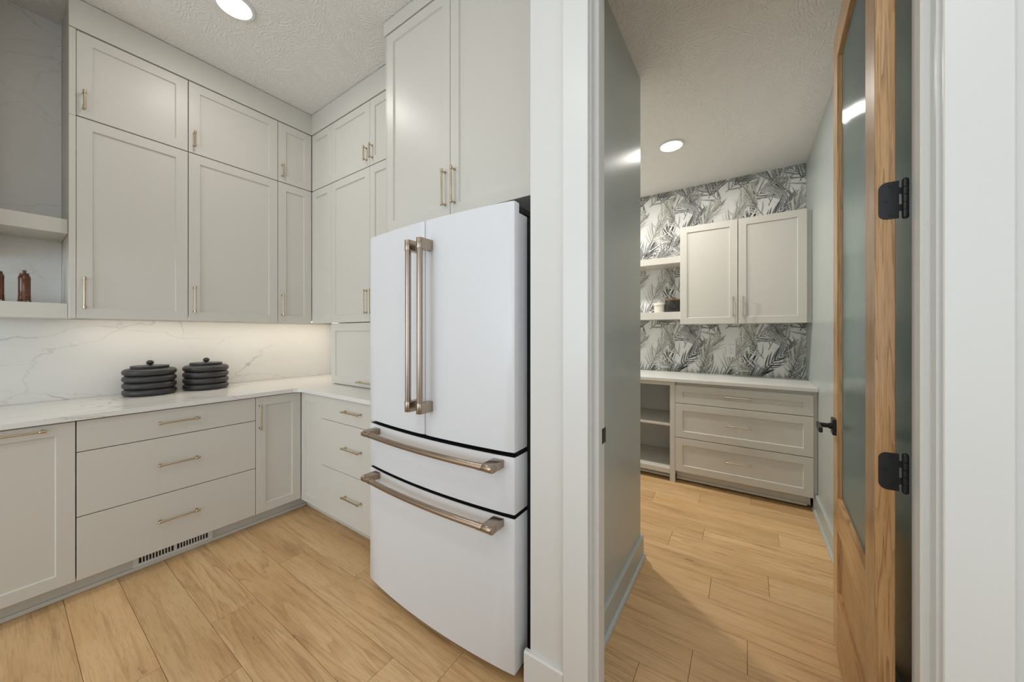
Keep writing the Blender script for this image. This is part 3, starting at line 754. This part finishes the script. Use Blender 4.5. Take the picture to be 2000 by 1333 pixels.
link('toe_shoe', boxm('toe', 0.0, wq-0.03, 0.062, 0.0748, 0.014, 0.034, 'cab', 0.002), pc, pm)
# open shelf unit to its left
ox0, ox1 = -1.46, -0.517
om = T(ox0, YQ, 0); wo = ox1 - ox0
ob = thing('open_base_cabinet', 'open-fronted base cabinet with one shelf left of the pantry drawers', 'cabinet', om)
def op(nm, *a, bev=0.001): link(nm, boxm(nm, *a, 'cab', bev), ob, om)
op('post', wo-0.042, wo, 0.0, 0.03, 0, 0.885); op('post', 0, 0.042, 0.0, 0.03, 0, 0.885)
op('top_rail', 0.0425, wo-0.0425, 0.002, 0.03, 0.850, 0.885); op('bottom_rail', 0.0425, wo-0.0425, 0.0, 0.03, 0.068, 0.1105)
op('side', wo-0.019, wo, 0.0305, 0.607, 0.068, 0.885); op('side', 0, 0.019, 0.0305, 0.607, 0.068, 0.885)
op('bottom_board', 0.0195, wo-0.0195, 0.0305, 0.595, 0.09, 0.1085); op('back', 0.0195, wo-0.0195, 0.596, 0.606, 0.07, 0.885)
op('shelf', 0.0425, wo-0.0425, 0.03, 0.59, 0.483, 0.502)
op('toe_board', 0.0, wo-0.045, 0.075, 0.09, 0.022, 0.0675); op('toe_shoe', 0.0, wo-0.045, 0.062, 0.0748, 0.014, 0.034)
# end post runs to the floor beside the drawers, carrying the worktop
tag(link('pantry_countertop', boxm('top', -1.47, XR-0.001, 3.312, YB-0.001, 0.8855, 0.914, 'pantry_top', 0.0018, 2)), 'plain white worktop along the wallpapered pantry wall', 'countertop')
# wall cabinet
YC = 3.592
cw0, cw1 = -0.5135, 0.4035; wcw = cw1-cw0; sc = -0.057-cw0
pwc = cabinet('pantry_wall_cabinet', 'two-door white shaker cabinet hung on the leaf wallpaper', T(cw0, YC, 1.398), wcw, YB-YC-0.004, 0, 0.905,
        [('door', 0, 0, sc-0.003, 0.908, 'shaker', None), ('door', sc+0.003, 0, wcw-sc-0.003, 0.908, 'shaker', None)])
ds = [c for c in pwc.children if c.name.startswith('door')]
add_handle(ds[0], WM[ds[0].name], sc-0.003-0.032, 0.150, 0.172, False, 'nickel'); add_handle(ds[1], WM[ds[1].name], 0.034, 0.150, 0.172, False, 'nickel')
link('filler_strip', boxm('filler', wcw+0.0005, XR-cw0-0.001, 0.022, 0.05, 0.0, 0.900, 'cab', 0.0008), pwc, T(cw0, YC, 1.398))
YSH = 3.655
for z0, z1, lab in ((1.449, 1.520, 'lower pantry floating shelf holding two small pots'), (1.992, 2.055, 'upper pantry floating shelf left of the wall cabinet, empty')):
    tag(link('pantry_shelf', boxm('shelf', -1.45, cw0-0.001, YSH, YB-0.004, z0, z1, 'cab', 0.001)), lab, 'shelf', 'floating shelves on the wallpaper')
def pot(px, py, r, h_, lab, mats, name, lid):
    mw = T(px, py, 1.520); t = thing(name, lab, 'pot', mw)
    bm = bmesh.new()
    if not lid: lathe(bm, [(0, 0), (r*0.80, 0), (r*0.86, 0.004), (r*0.93, h_*0.72), (r*0.99, h_*0.74), (r, h_*0.76), (r, h_-0.003), (r*0.97, h_), (r*0.88, h_), (r*0.86, h_*0.8), (0, h_*0.8)], 36)
    else: lathe(bm, [(0, 0), (r*0.96, 0), (r, 0.005), (r, h_-0.004), (r*0.97, h_), (0, h_)], 40)
    link('body', mesh_from(bm, 'pot', mats[0], True, 35), t, mw)
    bm = bmesh.new()
    if lid:
        lathe(bm, [(0, h_), (r*1.02, h_+0.0002), (r*1.02, h_+0.010), (r*0.98, h_+0.012), (0.02, h_+0.012), (0.012, h_+0.020), (0.016, h_+0.028), (0, h_+0.03)], 36); link('lid', mesh_from(bm, 'lid', mats[1], True, 35), t, mw)
    else:
        lathe(bm, [(0, h_*0.8), (0.010, h_*0.8), (0.007, h_+0.006), (0.011, h_+0.013), (0.008, h_+0.022), (0, h_+0.024)], 18); link('stopper', mesh_from(bm, 'stopper', mats[1], True, 35), t, mw)
pot(-0.735, 3.79, 0.056, 0.098, 'small cream ceramic pot on the pantry shelf', ('cream', 'cream'), 'cream_pot', False)
pot(-0.600, 3.80, 0.084, 0.118, 'dark glazed jar with a brown lid on the pantry shelf', ('darkjar', 'lid'), 'dark_jar', True)
# outlet
om = T(-0.120, YB-0.0065, 1.142); ot = thing('wall_outlet', 'white duplex outlet plate on the leaf wallpaper', 'outlet', om)
link('plate', boxm('plate', -0.039, 0.039, 0.0005, 0.006, -0.0585, 0.0585, 'plate', 0.002, 2), ot, om)
link('receptacle', boxm('recept', -0.017, 0.017, -0.0025, 0.0005, -0.034, 0.034, 'plate', 0.001), ot, om)
for z in (-0.017, 0.017):
    for x in (-0.0065, 0.0065): link('slot', boxm('slot', x-0.0013, x+0.0013, -0.0030, -0.0024, z-0.001, z+0.007, 'black'), ot, om)
    bm = bmesh.new(); tube(bm, [(0, -0.0030, z-0.008), (0, -0.0024, z-0.008)], 0.0024, 10); link('slot', mesh_from(bm, 'slot', 'black'), ot, om)

# wallpaper: palm fronds printed as flat colour on paper
def wallpaper():
    m, nt, b = new_mat('leaf_print'); b.inputs['Roughness'].default_value = 0.75
    at = N(nt, 'ShaderNodeVertexColor'); at.layer_name = 'ink'
    tc = N(nt, 'ShaderNodeTexCoord'); no = N(nt, 'ShaderNodeTexNoise'); no.inputs['Scale'].default_value = 70; no.inputs['Detail'].default_value = 3
    L(nt, tc.outputs['Object'], no.inputs['Vector'])
    mx = N(nt, 'ShaderNodeMix', data_type='RGBA', blend_type='SOFT_LIGHT'); mx.inputs[0].default_value = 0.5
    L(nt, at.outputs['Color'], mx.inputs[6]); L(nt, no.outputs['Fac'], mx.inputs[7]); L(nt, mx.outputs[2], b.inputs['Base Color'])
    MT['ink'] = m
    R = random.Random(5)
    TW, TH = 0.70, 0.66
    X0, X1, Z0, Z1 = -2.3, XR-0.0005, 0.914, HP-0.0005
    fronds = []
    cells = [(i, j) for j in range(5) for i in range(4)]
    R.shuffle(cells)
    for i, j in cells:
        fronds.append(dict(x=(i+R.uniform(0.2, 0.8)+(0.5 if j % 2 else 0))*TW/4, z=(j+R.uniform(0.1, 0.9))*TH/5, a=math.radians(90+R.uniform(-60, 60)), L=R.uniform(0.26, 0.38), k=R.uniform(-1.3, 1.3), tone=R.choice((0, 0, 1, 1, 2)), seed=R.random()))
    bm = bmesh.new(); lay = bm.loops.layers.float_color.new('ink')
    tones = [((74, 75, 76), (128, 128, 127)), ((112, 112, 111), (170, 169, 167)), ((140, 138, 130), (196, 194, 188))]
    def poly(pts, cols, y):
        vs_ = [bm.verts.new((p[0], y, p[1])) for p in pts]
        f = bm.faces.new(vs_)
        for lp, c in zip(f.loops, cols): lp[lay] = c
    for n, fd in enumerate(fronds):
        for ox in range(-5, 3):
            for oz in range(-1, 5):
                bx, bz = XR + ox*TW + fd['x'], 0.60 + oz*TH + fd['z']
                if bx < X0-0.3 or bx > X1+0.3 or bz > Z1+0.2 or bz < Z0-0.5 or bx < -1.5: continue
                q = random.Random(fd['seed'])
                y = -0.0004 - n*0.00011
                x, z, a = bx, bz, fd['a']; steps = 10; ds_ = fd['L']/steps
                spine = []
                for s in range(steps+1):
                    spine.append((x, z, a)); a += fd['k']*ds_*1.6; x += math.cos(a)*ds_; z += math.sin(a)*ds_
                dk, lt = tones[fd['tone']]
                for s in range(1, steps+1):
                    u = s/steps; px, pz, pa = spine[s]
                    for side in (-1, 1):
                        if q.random() < 0.06: continue
                        ln = (0.085 + 0.095*math.sin(math.pi*min(1, u*0.85+0.12)))*q.uniform(0.8, 1.2)
                        ang = pa + side*(math.radians(52-36*u) + q.uniform(-0.12, 0.12))
                        bend = -side*q.uniform(0.1, 0.55); wd_ = q.uniform(0.0042, 0.0084)
                        mixv = q.random(); c0 = [d+(l-d)*mixv*0.8 for d, l in zip(dk, lt)]; gk = q.uniform(1.0, 1.75); c1 = [min(235, c*gk) for c in c0]
                        k = 5; up, dn, cu = [], [], []
                        X, Z, A = px, pz, ang
                        for t in range(k+1):
                            v = t/k; hw = wd_*(math.sin(math.pi*min(1, 0.12+v*0.88))**0.8)
                            if t == k: hw = 0.0003
                            nx, nz = -math.sin(A), math.cos(A)
                            up.append((X+nx*hw, Z+nz*hw)); dn.append((X-nx*hw, Z-nz*hw))
                            cu.append([c0[i]+(c1[i]-c0[i])*v for i in range(3)])
                            A += bend/k; X += math.cos(A)*ln/k; Z += math.sin(A)*ln/k
                        for t in range(k):
                            ca = srgb(*cu[t]); cb = srgb(*cu[t+1]); li = 1.25
                            cA = tuple(min(1, c*li) for c in ca[:3])+(1,); cB = tuple(min(1, c*li) for c in cb[:3])+(1,)
                            poly([up[t], up[t+1], dn[t+1], dn[t]], [cA, cB, cb, ca], y - 0.00004*((s+(side > 0)) % 2))
                # midrib
                for s in range(steps):
                    x0, z0, a0 = spine[s]; x1_, z1_, a1 = spine[s+1]; hw = 0.0022*(1-s/steps)+0.0005
                    c = srgb(*[d*0.8 for d in dk])
                    poly([(x0-math.sin(a0)*hw, z0+math.cos(a0)*hw), (x1_-math.sin(a1)*hw, z1_+math.cos(a1)*hw), (x1_+math.sin(a1)*hw, z1_-math.cos(a1)*hw), (x0+math.sin(a0)*hw, z0-math.cos(a0)*hw)], [c]*4, y-0.00006)
    for co, no_ in (((X1, 0, 0), (1, 0, 0)), ((X0, 0, 0), (-1, 0, 0)), ((0, 0, Z1), (0, 0, 1)), ((0, 0, Z0), (0, 0, -1))):
        bmesh.ops.bisect_plane(bm, geom=bm.verts[:]+bm.edges[:]+bm.faces[:], plane_co=co, plane_no=no_, clear_outer=True)
    # backing paper
    f = bm.faces.new([bm.verts.new(p) for p in ((X0, -0.0002, Z0), (X1, -0.0002, Z0), (X1, -0.0002, Z1), (X0, -0.0002, Z1))])
    for lp in f.loops: lp[lay] = srgb(240, 239, 237)
    me = bpy.data.meshes.new('wallpaper'); bm.to_mesh(me); bm.free(); me.materials.append(m)
    link('wallpaper', me, wpb, T(0, YB, 0))
wallpaper()

# ------------------------------------------------------------------ pantry door, swung open
DM = T(0.272, 1.250, 0.012) @ RZ(-3)      # local: +Y along the leaf, +X through its thickness
DT, DW, DH = 0.0365, 0.758, 2.543
door = struct('door_1', boxm('stile', 0, DT, 0, 0.112, 0, DH, 'oak_v', 0.0012), None, DM)
def dpart(nm, me, p=None, m=DM): return link(nm, me, p or door, m)
dpart('stile', boxm('stile', 0, DT, 0.649, DW, 0, DH, 'oak_v', 0.0012))
zg0, zg1, zp0, zp1 = 0.634, 2.421, 0.254, 0.504
dpart('top_rail', boxm('rail', 0.0001, DT-0.0001, 0.1122, 0.6488, zg1, DH, 'oak_h', 0.0008))
dpart('middle_rail', boxm('rail', 0.0001, DT-0.0001, 0.1122, 0.6488, zp1, zg0, 'oak_h', 0.0008))
dpart('bottom_rail', boxm('rail', 0.0001, DT-0.0001, 0.1122, 0.6488, 0, zp0, 'oak_h', 0.0008))
dpart('lower_panel', boxm('panel', 0.011, DT-0.011, 0.1123, 0.6487, zp0+0.0003, zp1-0.0003, 'oak_h'))
# reeded glass: real vertical flutes on both faces
bm = bmesh.new(); pitch = 0.0085; nfl = int((0.6487-0.1123)/pitch); per = 8
rows = []
for i in range(nfl*per+1):
    y = 0.1123 + (0.6487-0.1123)*i/(nfl*per); b_ = 0.0011*abs(math.sin(math.pi*i/per))
    rows.append([bm.verts.new((0.0150-b_, y, zg0)), bm.verts.new((0.0150-b_, y, zg1)), bm.verts.new((0.0205+b_, y, zg1)), bm.verts.new((0.0205+b_, y, zg0))])
for a, b in zip(rows, rows[1:]):
    for k in range(4): bm.faces.new((a[k], a[(k+1)%4], b[(k+1)%4], b[k]))
bm.faces.new(rows[0]); bm.faces.new(rows[-1][::-1])
dpart('glass_pane', mesh_from(bm, 'reeded_glass', 'reeded', True, 28))
# lever sets on both faces
def lever(side):
    x0 = 0.0 if side < 0 else DT
    m = DM @ T(x0, 0.700, 0.913)
    s = side
    bm = bmesh.new(); box(bm, min(0.0003*s, 0.0115*s), max(0.0003*s, 0.0115*s), -0.0325, 0.0325, -0.0325, 0.0325, 0.002)
    r_ = dpart('door_lever', mesh_from(bm, 'rosette', 'black'), None, m)
    bm = bmesh.new(); tube(bm, [(0.0116*s, 0, 0), (0.020*s, 0, 0), (0.021*s, 0, 0), (0.052*s, 0, 0)], [0.0125, 0.0125, 0.0095, 0.0095], 20); dpart('spindle', mesh_from(bm, 'spindle', 'black', True, 35), r_, m)
    bm = bmesh.new(); box(bm, min(0.0485*s, 0.0605*s), max(0.0485*s, 0.0605*s), -0.112, 0.012, -0.010, 0.010, 0.0015); dpart('lever_bar', mesh_from(bm, 'lever', 'black'), r_, m)
lever(-1); lever(1)
# hinges
def hinge(z):
    m = T(0, 0, z)
    bm = bmesh.new(); hw = 0.0465; r_ = 0.016; xa, xb = 0.2785, 0.3145
    pts = [(xb, -hw), (xb, hw)] + [(xa+r_-r_*math.sin(t), hw-r_+r_*math.cos(t)) for t in [math.pi/2*k/8 for k in range(9)]] + [(xa+r_-r_*math.cos(t), -hw+r_-r_*math.sin(t)) for t in [math.pi/2*k/8 for k in range(9)]]
    a = [bm.verts.new((x, 1.2475, q)) for x, q in pts]; b = [bm.verts.new((x, 1.2498, q)) for x, q in pts]
    bm.faces.new(a); bm.faces.new(b[::-1])
    for i in range(len(pts)): bm.faces.new((a[i], b[i], b[(i+1)%len(pts)], a[(i+1)%len(pts)]))
    for z0, z1 in ((-0.029, -0.013), (0.013, 0.029)): box(bm, xb-0.0005, 0.322, 1.2470, 1.2495, z0, z1)
    h = dpart('hinge', mesh_from(bm, 'hinge_leaf', 'black'), None, m)
    bm = bmesh.new()
    for k in range(5): tube(bm, [(0.3248, 1.2465, -hw+0.0186*k+0.0006), (0.3248, 1.2465, -hw+0.0186*(k+1)-0.0006)], 0.0062, 16)
    for s in (-1, 1): tube(bm, [(0.3248, 1.2465, s*(hw-0.001)), (0.3248, 1.2465, s*(hw+0.003))], [0.0062, 0.004], 16)
    dpart('knuckle', mesh_from(bm, 'knuckle', 'black', True, 35), h, m)
    for x, q in ((0.3005, 0.036), (0.290, 0.0), (0.3005, -0.036)):
        bm = bmesh.new(); tube(bm, [(x, 1.2475, q), (x, 1.2468, q)], [0.0048, 0.0042], 16)
        for ax in (0, 1): box(bm, x-(0.003 if ax else 0.0005), x+(0.003 if ax else 0.0005), 1.2464, 1.2467, q-(0.0005 if ax else 0.003), q+(0.0005 if ax else 0.003))
        dpart('screw', mesh_from(bm, 'screw', 'black'), h, m)
for z in (0.295, 0.967, 1.644, 2.32): hinge(z)

# ------------------------------------------------------------------ ceiling lamps
def can(x, y, z, power, lab, rr=0.076):
    mw = T(x, y, z); t = thing('ceiling_light', lab, 'light', mw, 'round recessed ceiling lights')
    bm = bmesh.new(); lathe(bm, [(rr, -0.004), (rr+0.004, -0.009), (rr+0.016, -0.009), (rr+0.022, -0.004), (rr+0.022, -0.0003), (rr, -0.0003), (rr, -0.004)], 48)
    link('trim_ring', mesh_from(bm, 'ring', 'white', True, 35), t, mw)
    bm = bmesh.new(); lathe(bm, [(0, -0.0065), (rr*0.6, -0.006), (rr-0.0005, -0.0042), (rr-0.0005, -0.0005), (0, -0.0005)], 48)
    link('lens', mesh_from(bm, 'lens', 'lens', True, 35), t, mw)
    area_light('ceiling_lamp', (x, y, z-0.012), (0, 0, 0), rr*2, rr*2, power, CAN, 'DISK')
can(-2.372, 0.742, HK, 3.5, 'lit round recessed ceiling light in front of the kitchen wall cabinets')
can(-0.490, 2.985, HP, 10.5, 'lit round recessed ceiling light in the pantry')
can(-1.7, 2.985, HP, 32, 'unseen round ceiling light added behind the grey partition wall to brighten the pantry')  # unseen lamp, added for more bounced light in the pantry
for x, y in ((-2.372, -1.3), (-1.0, -0.35), (-1.0, -1.8), (0.7, -0.4), (-2.372, -2.6), (0.7, -2.2)):
    can(x, y, HK, 4, 'round recessed kitchen ceiling light away from the wall cabinets')
